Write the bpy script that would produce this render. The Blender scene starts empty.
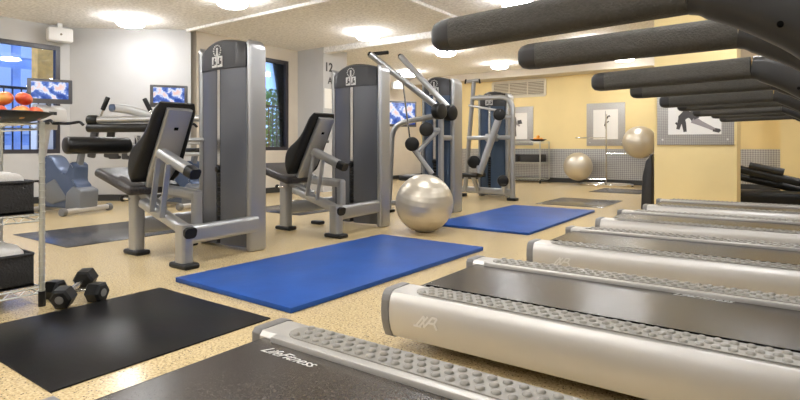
import bpy, bmesh, math, random
from mathutils import Vector, Matrix, Quaternion
random.seed(7)
PI = math.pi
R = math.radians
COL = bpy.context.scene.collection

# ------------------------------------------------------------------ materials
def mat(name, col, rough=0.5, metal=0.0, noise=0.0, nscale=20.0, bump=0.0, bscale=60.0, spec=0.5, emit=None, estr=0.0, coat=0.0, col2=None):
    m = bpy.data.materials.new(name); m.use_nodes = True
    nt = m.node_tree; N = nt.nodes; L = nt.links
    b = N['Principled BSDF']
    b.inputs['Base Color'].default_value = (*col, 1)
    b.inputs['Roughness'].default_value = rough
    b.inputs['Metallic'].default_value = metal
    b.inputs['Specular IOR Level'].default_value = spec
    b.inputs['Coat Weight'].default_value = coat
    if emit:
        b.inputs['Emission Color'].default_value = (*emit, 1)
        b.inputs['Emission Strength'].default_value = estr
    tc = N.new('ShaderNodeTexCoord')
    if noise > 0 or col2:
        n = N.new('ShaderNodeTexNoise'); n.inputs['Scale'].default_value = nscale; n.inputs['Detail'].default_value = 4
        L.new(tc.outputs['Object'], n.inputs['Vector'])
        r = N.new('ShaderNodeValToRGB')
        c2 = col2 or tuple(min(1, c * (1 + noise)) for c in col)
        c1 = col if col2 else tuple(c * (1 - noise) for c in col)
        r.color_ramp.elements[0].position = 0.35; r.color_ramp.elements[0].color = (*c1, 1)
        r.color_ramp.elements[1].position = 0.65; r.color_ramp.elements[1].color = (*c2, 1)
        L.new(n.outputs['Fac'], r.inputs['Fac']); L.new(r.outputs['Color'], b.inputs['Base Color'])
    if bump > 0:
        n2 = N.new('ShaderNodeTexNoise'); n2.inputs['Scale'].default_value = bscale; n2.inputs['Detail'].default_value = 3
        L.new(tc.outputs['Object'], n2.inputs['Vector'])
        bp = N.new('ShaderNodeBump'); bp.inputs['Strength'].default_value = bump; bp.inputs['Distance'].default_value = 0.01
        L.new(n2.outputs['Fac'], bp.inputs['Height']); L.new(bp.outputs['Normal'], b.inputs['Normal'])
    return m

M = {}
def speckle_floor():
    m = bpy.data.materials.new('speckled_floor'); m.use_nodes = True
    nt = m.node_tree; N = nt.nodes; L = nt.links; b = N['Principled BSDF']
    tc = N.new('ShaderNodeTexCoord')
    base = N.new('ShaderNodeTexNoise'); base.inputs['Scale'].default_value = 85; base.inputs['Detail'].default_value = 4
    L.new(tc.outputs['Object'], base.inputs['Vector'])
    r = N.new('ShaderNodeValToRGB')
    r.color_ramp.elements[0].position = 0.36; r.color_ramp.elements[0].color = (0.46, 0.345, 0.17, 1)
    r.color_ramp.elements[1].position = 0.62; r.color_ramp.elements[1].color = (0.70, 0.555, 0.32, 1)
    L.new(base.outputs['Fac'], r.inputs['Fac'])
    v = N.new('ShaderNodeTexVoronoi'); v.inputs['Scale'].default_value = 80
    L.new(tc.outputs['Object'], v.inputs['Vector'])
    lt = N.new('ShaderNodeMath'); lt.operation = 'LESS_THAN'; lt.inputs[1].default_value = 0.25
    L.new(v.outputs['Distance'], lt.inputs[0])
    sp = N.new('ShaderNodeSeparateColor'); L.new(v.outputs['Color'], sp.inputs['Color'])
    g = N.new('ShaderNodeMath'); g.operation = 'LESS_THAN'; g.inputs[1].default_value = 0.5; L.new(sp.outputs['Red'], g.inputs[0])
    mu = N.new('ShaderNodeMath'); mu.operation = 'MULTIPLY'; L.new(lt.outputs[0], mu.inputs[0]); L.new(g.outputs[0], mu.inputs[1])
    mx = N.new('ShaderNodeMixRGB'); mx.inputs['Color2'].default_value = (0.09, 0.055, 0.025, 1)
    L.new(mu.outputs[0], mx.inputs['Fac']); L.new(r.outputs['Color'], mx.inputs['Color1'])
    L.new(mx.outputs['Color'], b.inputs['Base Color'])
    b.inputs['Roughness'].default_value = 0.22
    b.inputs['Specular IOR Level'].default_value = 0.5
    return m
def plate_metal(name, scale, c1, c2, met=.7, rough=.3):
    # sheet metal with a raised repeating pattern
    m = bpy.data.materials.new(name); m.use_nodes = True
    nt = m.node_tree; N = nt.nodes; L = nt.links; b = N['Principled BSDF']
    tc = N.new('ShaderNodeTexCoord')
    ck = N.new('ShaderNodeTexChecker'); ck.inputs['Scale'].default_value = scale
    mp = N.new('ShaderNodeMapping'); mp.inputs['Rotation'].default_value = (0, R(45), 0); mp.inputs['Location'].default_value = (.013, .0131, .017)
    L.new(tc.outputs['Object'], mp.inputs['Vector']); L.new(mp.outputs['Vector'], ck.inputs['Vector'])
    ck.inputs['Color1'].default_value = (*c1, 1); ck.inputs['Color2'].default_value = (*c2, 1)
    L.new(ck.outputs['Color'], b.inputs['Base Color'])
    b.inputs['Metallic'].default_value = met; b.inputs['Roughness'].default_value = rough
    bp = N.new('ShaderNodeBump'); bp.inputs['Strength'].default_value = 0.25; bp.inputs['Distance'].default_value = 0.004
    L.new(ck.outputs['Fac'], bp.inputs['Height']); L.new(bp.outputs['Normal'], b.inputs['Normal'])
    return m
def screen_mat(name, scale):
    m = bpy.data.materials.new(name); m.use_nodes = True
    nt = m.node_tree; N = nt.nodes; L = nt.links; b = N['Principled BSDF']
    tc = N.new('ShaderNodeTexCoord')
    n = N.new('ShaderNodeTexNoise'); n.inputs['Scale'].default_value = scale; n.inputs['Detail'].default_value = 3
    L.new(tc.outputs['Object'], n.inputs['Vector'])
    r = N.new('ShaderNodeValToRGB'); e = r.color_ramp.elements
    e[0].position = 0.36; e[0].color = (0.02, 0.06, 0.30, 1)
    e[1].position = 0.50; e[1].color = (0.12, 0.22, 0.62, 1)
    x = r.color_ramp.elements.new(0.56); x.color = (0.75, 0.80, 0.95, 1)
    x = r.color_ramp.elements.new(0.66); x.color = (0.85, 0.60, 0.55, 1)
    L.new(n.outputs['Fac'], r.inputs['Fac'])
    b.inputs['Base Color'].default_value = (0.01, 0.01, 0.015, 1)
    L.new(r.outputs['Color'], b.inputs['Emission Color']); b.inputs['Emission Strength'].default_value = 1.1
    b.inputs['Roughness'].default_value = 0.15
    return m
def glass_pane():
    m = bpy.data.materials.new('window_glass'); m.use_nodes = True
    nt = m.node_tree; N = nt.nodes; L = nt.links; N.remove(N['Principled BSDF'])
    o = N['Material Output']; t = N.new('ShaderNodeBsdfTransparent'); t.inputs['Color'].default_value = (0.93, 0.96, 1, 1)
    g = N.new('ShaderNodeBsdfGlossy'); g.inputs['Roughness'].default_value = 0.02
    fr = N.new('ShaderNodeFresnel'); fr.inputs['IOR'].default_value = 1.5
    mx = N.new('ShaderNodeMixShader'); L.new(fr.outputs[0], mx.inputs[0]); L.new(t.outputs[0], mx.inputs[1]); L.new(g.outputs[0], mx.inputs[2])
    L.new(mx.outputs[0], o.inputs['Surface'])
    return m

M['floor'] = speckle_floor()
M['ceil'] = mat('textured_ceiling', (0.88, 0.865, 0.84), 0.95, noise=0.13, nscale=24, bump=1.0, bscale=28)
M['wall'] = mat('off_white_wall', (0.51, 0.505, 0.50), 0.8, noise=0.02, nscale=3)
M['beige'] = mat('beige_wall', (0.64, 0.58, 0.49), 0.8, noise=0.02, nscale=3)
M['yellow'] = mat('yellow_wall', (0.80, 0.64, 0.32), 0.75, noise=0.02, nscale=2)
M['base'] = mat('black_baseboard', (0.02, 0.02, 0.02), 0.4)
M['plate'] = plate_metal('tread_plate', 30, (0.55, 0.55, 0.55), (0.30, 0.30, 0.31))
M['frame_metal'] = plate_metal('patterned_frame', 60, (0.50, 0.48, 0.45), (0.32, 0.31, 0.30), .4, .5)
M['white'] = mat('white_plastic', (0.80, 0.79, 0.77), 0.5)
M['winframe'] = mat('dark_window_frame', (0.035, 0.03, 0.035), 0.4)
M['glass'] = glass_pane()
M['lamp'] = mat('lamp_diffuser', (0.9, 0.88, 0.84), 0.5, emit=(0.97, 0.98, 1.0), estr=68)
M['bluemat'] = mat('blue_vinyl', (0.012, 0.066, 0.285), 0.45, spec=0.25, noise=0.12, nscale=3, bump=0.15, bscale=12)
M['blackmat'] = mat('black_rubber_mat', (0.008, 0.008, 0.009), 0.3, spec=0.2, noise=0.25, nscale=30, bump=0.12, bscale=140)
M['greymat'] = mat('charcoal_rubber_mat', (0.04, 0.04, 0.045), 0.22, noise=0.2, nscale=30)
M['silver'] = mat('silver_paint', (0.40, 0.405, 0.41), 0.36, metal=0.75)
M['chrome'] = mat('chrome', (0.75, 0.74, 0.72), 0.18, metal=1.0)
M['tread_silver'] = mat('treadmill_silver', (0.56, 0.54, 0.51), 0.40, metal=0.5)
M['pad'] = mat('grey_grip_pad', (0.27, 0.255, 0.225), 0.42)
M['belt'] = mat('treadmill_belt', (0.046, 0.038, 0.031), 0.27, spec=0.35, noise=0.35, nscale=170, bump=0.04, bscale=220)
M['capgrey'] = mat('dark_grey_plastic', (0.16, 0.155, 0.15), 0.45)
M['foam'] = mat('charcoal_foam_grip', (0.060, 0.056, 0.048), 0.6, spec=0.3, noise=0.1, nscale=80, bump=0.35, bscale=160)
M['console'] = mat('charcoal_plastic', (0.022, 0.021, 0.020), 0.4, spec=0.35)
M['black'] = mat('black_rubber', (0.007, 0.007, 0.007), 0.4, spec=0.3)
M['vinyl'] = mat('black_vinyl', (0.008, 0.0078, 0.0076), 0.33, spec=0.3, bump=0.1, bscale=60)
M['seatvinyl'] = mat('worn_black_vinyl', (0.035, 0.031, 0.031), 0.4, spec=0.3, noise=0.4, nscale=60)
M['shroud'] = mat('slate_shroud', (0.105, 0.11, 0.125), 0.3, metal=0.3)
M['shroud_blue'] = mat('blue_slate_shroud', (0.045, 0.075, 0.125), 0.3, metal=0.3)
M['head'] = mat('dark_grey_shroud', (0.03, 0.03, 0.032), 0.4, spec=0.35)
M['hole'] = mat('matte_black', (0.004, 0.004, 0.004), 0.9, spec=0.0)
M['decal'] = mat('pale_print', (0.62, 0.62, 0.60), 0.5)
M['ink'] = mat('dark_print', (0.05, 0.045, 0.045), 0.6)
M['ink2'] = mat('grey_print', (0.30, 0.27, 0.27), 0.6)
M['ball'] = mat('silver_ball_vinyl', (0.58, 0.53, 0.44), 0.38, metal=0.65)
M['wire'] = mat('zinc_wire', (0.62, 0.63, 0.58), 0.3, metal=0.8)
M['basket'] = mat('black_wicker', (0.012, 0.011, 0.011), 0.6, bump=0.8, bscale=90)
M['towel'] = mat('white_terry', (0.80, 0.78, 0.75), 0.95, bump=0.7, bscale=110)
M['apple'] = mat('red_apple', (0.50, 0.03, 0.015), 0.28, col2=(0.64, 0.16, 0.04), nscale=14)
M['apple2'] = mat('yellow_red_apple', (0.56, 0.06, 0.025), 0.28, col2=(0.74, 0.42, 0.10), nscale=12)
M['orange'] = mat('orange_peel', (0.80, 0.30, 0.03), 0.4, bump=0.2, bscale=120)
M['stem'] = mat('stem_brown', (0.08, 0.05, 0.02), 0.7)
M['bikebody'] = mat('blue_grey_plastic', (0.075, 0.105, 0.18), 0.3, metal=0.3)
M['bikegrey'] = mat('bike_grey', (0.16, 0.17, 0.19), 0.4, metal=0.2)
M['screen'] = screen_mat('tv_picture', 9)
M['bigscreen'] = screen_mat('wall_tv_picture', 4.5)
M['bezel'] = mat('bezel_grey', (0.09, 0.09, 0.10), 0.35)
M['paper'] = mat('paper', (0.82, 0.80, 0.76), 0.8)
M['ventgrey'] = mat('vent_cream', (0.66, 0.60, 0.48), 0.5)
M['ventdark'] = mat('vent_shadow_gap', (0.25, 0.22, 0.17), 0.8)
M['sprint'] = mat('silver_print', (0.72, 0.71, 0.69), 0.35, metal=0.3)
M['concrete'] = mat('terrace_concrete', (0.42, 0.42, 0.42), 0.9, noise=0.1, nscale=4)
M['leaf'] = mat('green_leaves', (0.05, 0.20, 0.035), 0.6, col2=(0.13, 0.36, 0.06), nscale=6)
M['facade'] = mat('blue_facade', (0.24, 0.36, 0.68), 0.6, noise=0.2, nscale=1.5)
M['facwin'] = mat('facade_window', (0.45, 0.55, 0.75), 0.15)
M['tan'] = mat('tan_brick', (0.66, 0.38, 0.10), 0.8, noise=0.15, nscale=8)
M['railing'] = mat('black_railing', (0.015, 0.02, 0.035), 0.5)

# ------------------------------------------------------------------ mesh helpers
def V(*a): return Vector(a)
class MB:
    def __init__(s): s.bm = bmesh.new()
    def box(s, c, size, rot=None, bev=0.0, seg=2):
        t = bmesh.new(); bmesh.ops.create_cube(t, size=1)
        for v in t.verts: v.co = Vector((v.co.x * size[0], v.co.y * size[1], v.co.z * size[2]))
        if bev > 0: bmesh.ops.bevel(t, geom=t.edges[:], offset=bev, segments=seg, affect='EDGES', profile=0.5)
        m = Matrix.Translation(Vector(c))
        if rot is not None: m = m @ rot.to_4x4()
        t.transform(m); s.merge(t); return s
    def merge(s, t):
        me = bpy.data.meshes.new('t'); t.to_mesh(me); t.free(); s.bm.from_mesh(me); bpy.data.meshes.remove(me)
    def sweep(s, pts, prof, up=(0, 0, 1), scale=None, cap=True, closed=False):
        P = [Vector(p) for p in pts]; n = len(P); up = Vector(up)
        T = []
        for i in range(n):
            if closed: t = (P[(i + 1) % n] - P[i - 1])
            elif i == 0: t = P[1] - P[0]
            elif i == n - 1: t = P[-1] - P[-2]
            else: t = (P[i + 1] - P[i]).normalized() + (P[i] - P[i - 1]).normalized()
            T.append(t.normalized())
        side = T[0].cross(up)
        if side.length < 1e-3: side = T[0].cross(Vector((0, 1, 0)))
        if side.length < 1e-3: side = T[0].cross(Vector((1, 0, 0)))
        side.normalize(); rings = []
        for i in range(n):
            if i > 0:
                q = T[i - 1].rotation_difference(T[i]); side = q @ side
            side = (side - T[i] * side.dot(T[i])).normalized()
            u = side.cross(T[i])
            k = scale[i] if scale else 1.0
            ka, kb = (k if isinstance(k, tuple) else (k, k))
            rings.append([s.bm.verts.new(P[i] + side * a * ka + u * b * kb) for a, b in prof])
        m = len(prof)
        for i in range(n if closed else n - 1):
            A, B = rings[i], rings[(i + 1) % n]
            for j in range(m): s.bm.faces.new((A[j], A[(j + 1) % m], B[(j + 1) % m], B[j]))
        if cap and not closed:
            s.bm.faces.new(rings[0][::-1]); s.bm.faces.new(rings[-1])
        return s
    def tube(s, pts, r, n=12, **k): return s.sweep(pts, circ(r, r, n), **k)
    def cyl(s, p0, p1, r, n=20, bev=0.0, r1=None):
        p0, p1 = Vector(p0), Vector(p1); r1 = r if r1 is None else r1
        if bev > 0:
            d = (p1 - p0).normalized()
            return s.sweep([p0, p0 + d * bev * .3, p0 + d * bev, p1 - d * bev, p1 - d * bev * .3, p1], circ(1, 1, n), scale=[r - bev, r - bev * .3, r, r1, r1 - bev * .3, r1 - bev])
        return s.sweep([p0, p1], circ(1, 1, n), scale=[r, r1])
    def sphere(s, c, r, u=24, v=14, sc=(1, 1, 1)):
        t = bmesh.new(); bmesh.ops.create_uvsphere(t, u_segments=u, v_segments=v, radius=r)
        t.transform(Matrix.Translation(Vector(c)) @ Matrix.Diagonal((*sc, 1))); s.merge(t); return s
    def lathe(s, c, prof, n=28, axis=None):
        c = Vector(c); rings = []
        q = Vector((0, 0, 1)).rotation_difference(Vector(axis).normalized()) if axis else Quaternion()
        for r, z in prof:
            if r < 1e-5: rings.append([s.bm.verts.new(c + q @ Vector((0, 0, z)))])
            else: rings.append([s.bm.verts.new(c + q @ Vector((r * math.cos(2 * PI * i / n), r * math.sin(2 * PI * i / n), z))) for i in range(n)])
        for A, B in zip(rings, rings[1:]):
            if len(A) == 1 and len(B) == 1: continue
            for i in range(n):
                j = (i + 1) % n
                if len(A) == 1: s.bm.faces.new((A[0], B[j], B[i]))
                elif len(B) == 1: s.bm.faces.new((A[i], A[j], B[0]))
                else: s.bm.faces.new((A[i], A[j], B[j], B[i]))
        return s
    def prism(s, pts, vec, bev=0.0, seg=2):
        t = bmesh.new(); vec = Vector(vec)
        a = [t.verts.new(Vector(p)) for p in pts]; b = [t.verts.new(Vector(p) + vec) for p in pts]
        n = len(pts)
        t.faces.new(a[::-1]); t.faces.new(b)
        for i in range(n): t.faces.new((a[i], a[(i + 1) % n], b[(i + 1) % n], b[i]))
        bmesh.ops.recalc_face_normals(t, faces=t.faces)
        if bev > 0: bmesh.ops.bevel(t, geom=t.edges[:], offset=bev, segments=seg, affect='EDGES', profile=0.5)
        s.merge(t); return s
    def build(s, name, m, parent=None, loc=(0, 0, 0), rot=None, smooth=40):
        bmesh.ops.recalc_face_normals(s.bm, faces=s.bm.faces)
        me = bpy.data.meshes.new(name); s.bm.to_mesh(me); s.bm.free()
        me.materials.append(M[m] if isinstance(m, str) else m)
        if smooth:
            me.shade_smooth(); me.set_sharp_from_angle(angle=R(smooth))
        o = bpy.data.objects.new(name, me); COL.objects.link(o)
        o.location = loc
        if rot: o.rotation_euler = rot
        if parent: o.parent = parent
        return o
def circ(a, b, n=12): return [(a * math.cos(2 * PI * i / n), b * math.sin(2 * PI * i / n)) for i in range(n)]
def rrect(w, h, r, n=4):
    out = []
    for cx, cy, a0 in ((w / 2 - r, h / 2 - r, 0), (-w / 2 + r, h / 2 - r, 90), (-w / 2 + r, -h / 2 + r, 180), (w / 2 - r, -h / 2 + r, 270)):
        for i in range(n + 1):
            a = R(a0 + 90 * i / n); out.append((cx + r * math.cos(a), cy + r * math.sin(a)))
    return out
def fillet(pts, rad, n=6):
    P = [Vector(p) for p in pts]; out = [P[0]]
    for i in range(1, len(P) - 1):
        a = (P[i - 1] - P[i]); b = (P[i + 1] - P[i]); k = min(rad, a.length * .48, b.length * .48)
        p0 = P[i] + a.normalized() * k; p1 = P[i] + b.normalized() * k
        for j in range(n + 1):
            t = j / n; out.append(p0 * (1 - t) ** 2 + P[i] * 2 * t * (1 - t) + p1 * t * t)
    out.append(P[-1]); return out
def tag(o, label, cat, group=None, kind=None):
    o['label'] = label; o['category'] = cat
    if group: o['group'] = group
    if kind: o['kind'] = kind
    return o
def thing(name, label, cat, loc=(0, 0, 0), rz=0.0, group=None):
    o = bpy.data.objects.new(name, None); COL.objects.link(o); o.empty_display_size = 0.1
    o.location = loc; o.rotation_euler = (0, 0, rz); return tag(o, label, cat, group)
def struct(name, mb, m, smooth=30):
    o = mb.build(name, m, smooth=smooth); o['kind'] = 'structure'; return o
def dup(root, loc, rz=None, label=None, skip=()):
    r = root.copy(); COL.objects.link(r); r.location = loc
    if rz is not None: r.rotation_euler = (0, 0, rz)
    if label: r['label'] = label
    def rec(src, dst):
        for ch in list(src.children):
            if ch.name.split('.')[0] in skip: continue
            c = ch.copy(); COL.objects.link(c); c.parent = dst; rec(ch, c)
    rec(root, r); return r
def lettering(name, text, size, m, parent, mtx, shear=0.3, depth=0.0008):
    cu = bpy.data.curves.new('txt', 'FONT'); cu.body = text; cu.size = size; cu.shear = shear; cu.extrude = depth
    cu.align_x = 'CENTER'; cu.align_y = 'CENTER'; cu.offset = size * (0.02 if shear == 0 else 0.0)
    t = bpy.data.objects.new('txt', cu); COL.objects.link(t)
    dg = bpy.context.evaluated_depsgraph_get(); me = bpy.data.meshes.new_from_object(t.evaluated_get(dg))
    bpy.data.objects.remove(t); me.transform(mtx); me.materials.clear(); me.materials.append(M[m])
    o = bpy.data.objects.new(name, me); COL.objects.link(o); o.parent = parent; return o
def bx(mb, x0, x1, y0, y1, z0, z1, bev=0): return mb.box(((x0 + x1) / 2, (y0 + y1) / 2, (z0 + z1) / 2), (x1 - x0, y1 - y0, z1 - z0), bev=bev)

H = 3.05
# ------------------------------------------------------------------ the room
struct('floor', bx(MB(), -10.4, 3.4, -4.2, 14.4, -0.2, 0), 'floor')
struct('ceiling', bx(MB(), -10.4, 3.4, -4.2, 14.4, H, H + 0.2), 'ceil')
def wall_hole_x(x0, x1, y0, y1, hy0, hy1, hz0, hz1):
    m = MB(); bx(m, x0, x1, y0, hy0, 0, H); bx(m, x0, x1, hy1, y1, 0, H); bx(m, x0, x1, hy0, hy1, 0, hz0); bx(m, x0, x1, hy0, hy1, hz1, H); return m
struct('wall_left', wall_hole_x(-10.4, -10.2, -4.2, 4.27, 1.6, 4.12, 0.84, 2.70), 'wall')
struct('wall_corner', MB().prism([(-10.2, 4.27, 0), (-10.4, 4.27, 0), (-10.4, 4.5, 0), (-8.78, 5.72, 0), (-8.6, 5.60, 0)], (0, 0, H)), 'wall')
struct('wall_side', wall_hole_x(-8.8, -8.6, 5.72, 8.2, 6.2, 7.94, 0.88, 2.79), 'beige')
struct('wall_pillar', bx(MB(), -8.9, -7.83, 8.2, 8.95, 0, H), 'wall')
struct('wall_rear_side', bx(MB(), -9.5, -9.3, 8.7, 14.4, 0, H), 'beige')
struct('wall_back', bx(MB(), -9.5, 3.4, 14.2, 14.4, 0, H), 'yellow')
struct('wall_recess', bx(MB(), 0.0, 3.2, 13.1, 14.2, 0, H), 'yellow')
struct('wall_right', bx(MB(), 3.2, 3.4, -4.2, 14.2, 0, H), 'wall')
struct('wall_front', bx(MB(), -10.2, 3.2, -4.2, -4.0, 0, H), 'wall')
struct('wall_column', bx(MB(), -1.48, -0.47, 8.4, 9.2, 0, H), 'yellow')
# tread plate wainscot, soffits, ceiling track
struct('trim_1', bx(MB(), -9.3, 0.0, 14.17, 14.2, 0.12, 0.90), 'plate')
struct('baseboard_back', bx(MB(), -9.3, 0.0, 14.16, 14.2, 0, 0.12), 'base')
struct('baseboard_corner', MB().prism([(-10.2, 4.25, 0), (-8.6, 5.58, 0), (-8.6, 5.55, 0), (-10.2, 4.22, 0)], (0, 0, 0.11)), 'base')
struct('baseboard_side', bx(MB(), -8.6, -8.57, 5.6, 8.2, 0, 0.11), 'base')
struct('baseboard_left', bx(MB(), -10.2, -10.17, -4, 4.25, 0, 0.11), 'base')
struct('baseboard_rear_side', bx(MB(), -9.3, -9.27, 8.95, 14.16, 0, 0.11), 'base')
struct('trim_2', bx(MB(), -9.3, 3.2, 13.6, 14.2, 2.86, H), 'beige')
struct('trim_3', bx(MB(), -7.83, 3.2, 8.2, 8.34, 2.93, H, bev=0.01), 'ceil')
struct('trim_4', bx(MB(), -8.6, 3.2, 5.50, 5.55, 3.0, H, bev=0.01), 'ceil')
struct('trim_5', bx(MB(), -4.29, -4.21, 5.58, 8.2, 3.0, H, bev=0.01), 'ceil')
# windows
def window(name, x, y0, y1, z0, z1, mull):
    m = MB(); t = 0.07
    bx(m, x - 0.05, x + 0.05, y0, y0 + t, z0, z1); bx(m, x - 0.05, x + 0.05, y1 - t, y1, z0, z1)
    bx(m, x - 0.05, x + 0.05, y0 + t, y1 - t, z0, z0 + t); bx(m, x - 0.05, x + 0.05, y0 + t, y1 - t, z1 - t, z1)
    for y in mull: bx(m, x - 0.04, x + 0.04, y - .025, y + .025, z0 + t, z1 - t)
    f = struct(name, m, 'winframe')
    bx(m2 := MB(), x - .006, x + .006, y0 + t, y1 - t, z0 + t, z1 - t).build('pane', 'glass', f)
    return f
window('window_1', -10.26, 1.6, 4.12, 0.84, 2.70, (2.6,))
window('window_2', -8.66, 6.2, 7.94, 0.88, 2.79, ())

# ------------------------------------------------------------------ outside
struct('terrace', bx(MB(), -24, -10.42, -6, 16, -0.25, -0.05), 'concrete')
def railing(name, x, y0, y1, label):
    m = MB(); bx(m, x - .02, x + .02, y0, y1, 2.03, 2.08); bx(m, x - .02, x + .02, y0, y1, 0.1, 0.14)
    y = y0 + .06
    while y < y1: bx(m, x - .01, x + .01, y - .01, y + .01, -0.05, 2.05); y += .14
    tag(m.build(name, 'railing'), label, 'railing')
railing('terrace_railing', -11.6, 0.6, 5.8, 'tall dark metal railing outside the left hand window')
railing('terrace_railing', -11.2, 6.2, 11.6, 'tall dark metal fence outside the narrow window behind the first weight tower')
b = thing('apartment_building', 'blue shaded building seen through the left hand window', 'building', (-19, 5, -0.05))
bx(MB(), -2, 2, -8, 9, 0, 4.6).build('wall', 'facade', b)
for i in range(10):
    for z in (0.3, 1.35, 2.4, 3.45):
        f_ = bx(MB(), 1.99, 2.03, -1.6 + i * .62, -1.22 + i * .62, z, z + .75).build('window', 'facwin', b)
pr = thing('brick_pier', 'tan brick pier on a white base outside the upper right of the left window', 'pier', (-12.65, 4.83, -.05))
bx(MB(), -.15, .15, -.21, .21, 1.98, 4.0).build('shaft', 'tan', pr)
bx(MB(), -.17, .17, -.24, .24, 0, 1.98).build('plinth', 'white', pr)
def bush(c, r, h, n, label):
    m = MB(); rnd = random.Random(int(abs(c[1]) * 100))
    for i in range(n):
        a = rnd.uniform(0, 2 * PI); q = r * math.sqrt(rnd.random()); z = rnd.uniform(0.05, h)
        p = Vector((q * math.cos(a), q * math.sin(a), z))
        d = Vector((rnd.uniform(-1, 1), rnd.uniform(-1, 1), rnd.uniform(-.3, 1))).normalized() * rnd.uniform(.10, .2)
        w = d.cross(Vector((rnd.uniform(-1, 1), rnd.uniform(-1, 1), rnd.uniform(-1, 1)))).normalized() * .045
        vs = [m.bm.verts.new(p), m.bm.verts.new(p + d * .5 + w), m.bm.verts.new(p + d), m.bm.verts.new(p + d * .5 - w)]
        m.bm.faces.new(vs)
    rt = thing('shrub', label, 'shrub', c, group='shrubs outside the windows')
    m.build('foliage', 'leaf', rt, smooth=0)
    k = MB()
    for i in range(5): k.tube([(0, 0, 0), (.3 * r * math.cos(i * 1.3), .3 * r * math.sin(i * 1.3), h * .7)], .015, 6)
    k.build('stem', 'stem', rt)
bush((-12.4, 8.5, -.05), .5, 2.2, 1300, 'leafy green shrub behind the fence, left of the two seen through the narrow window')
bush((-12.6, 10.7, -.05), .8, 2.7, 2200, 'leafy green shrub behind the fence, right of the two seen through the narrow window')
bush((-12.6, 3.0, -.05), .6, 1.0, 700, 'low green shrub outside the left hand window')

# ------------------------------------------------------------------ ceiling lamps, boxes
def lamp(x, y, label):
    t = thing('ceiling_lamp', label, 'lamp', (x, y, H), group='round ceiling lamps')
    MB().lathe((0, 0, 0), [(0.0, 0), (.15, 0), (.15, -.075), (.0, -.075)], 36).build('rim', 'white', t)
    MB().lathe((0, 0, -.075), [(.0, 0), (.20, 0), (.21, -.012), (.20, -.035), (.17, -.055), (.10, -.070), (.0, -.075)], 36).build('diffuser', 'lamp', t)
LAMPS = [(-8.62, 4.52, 'round ceiling lamp closest to the off white corner wall'),
         (-6.13, 7.58, 'round ceiling lamp above the second weight tower'),
         (-6.25, 4.72, 'round ceiling lamp at the top edge above the first weight tower'),
         (-5.85, 9.9, 'round ceiling lamp behind the tip of the nearest black handrail'),
         (-8.4, 12.2, 'round ceiling lamp above the wall television'),
         (-5.71, 12.3, 'round ceiling lamp closest to the wall vent')]
for x in (-8.2, -5.6, -2.9, -.2):
    for y in (-2.2, 1.6): LAMPS.append((x, y, 'round ceiling lamp added outside the view'))
for x, y in ((-3.0, 4.6), (-.2, 4.9), (-3.0, 7.0), (-.2, 7.4), (-3.0, 10.6), (.8, 10.6), (-2.9, 12.9), (2.0, 3.0), (-4.3, -.3), (-1.6, -.3), (-6.9, -.3)):  # unseen lamps, several of them added for general fill light
    LAMPS.append((x, y, 'round ceiling lamp added outside the view'))
for l in LAMPS: lamp(*l)
def speaker_box(c, rz, s, label):
    t = thing('speaker_box', label, 'speaker', c, rz)
    MB().box((0, 0, 0), (s * .6, s, s * .62), bev=.02).build('case', 'white', t)
    MB().cyl((s * .3, 0, 0), (s * .3 + .006, 0, 0), .018, 12).build('knob', 'ventdark', t)
    bx(MB(), -s * .1, s * .1, -s * .1, s * .1, s * .3, H - c[2]).build('bracket', 'white', t)
speaker_box((-9.98, 4.02, 2.85), R(-10), .36, 'white box mounted at the upper right corner of the left window')
speaker_box((-9.0, 12.5, 2.72), R(-30), .34, 'white box hanging above the wall television')

# ------------------------------------------------------------------ mats
def flatmat(name, x0, x1, y0, y1, h, m, label, cat, rz=0):
    cx, cy = (x0 + x1) / 2, (y0 + y1) / 2
    tag(MB().box((0, 0, h / 2), (x1 - x0, y1 - y0, h), bev=min(h * .3, .008)).build(name, m, loc=(cx, cy, 0), rot=(0, 0, rz)), label, cat)
flatmat('exercise_mat', -3.44, -2.24, 2.12, 4.44, .035, 'bluemat', 'thick blue exercise mat on the floor in front of the first weight tower', 'mat', R(-1.2))
flatmat('exercise_mat', -3.46, -2.2, 5.47, 7.98, .03, 'bluemat', 'blue exercise mat on the floor behind the large silver ball', 'mat')
flatmat('rubber_mat', -3.39, -2.29, 0.89, 1.98, .008, 'blackmat', 'large black rubber mat in the foreground beside the dumbbells', 'mat')
flatmat('rubber_mat', -6.75, -5.46, 2.26, 3.6, .006, 'greymat', 'dark rubber mat on the floor left of the first leg machine', 'mat')
flatmat('rubber_mat', -6.65, -5.42, 5.2, 6.9, .006, 'greymat', 'dark rubber mat on the floor seen between the two leg machines', 'mat')
flatmat('rubber_mat', -3.33, -2.25, 8.56, 9.9, .006, 'greymat', 'dark rubber mat behind the farther blue mat', 'mat')
flatmat('rubber_mat', -3.3, -2.3, 11.5, 12.7, .006, 'greymat', 'dark rubber mat in front of the ball stand', 'mat')

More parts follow.
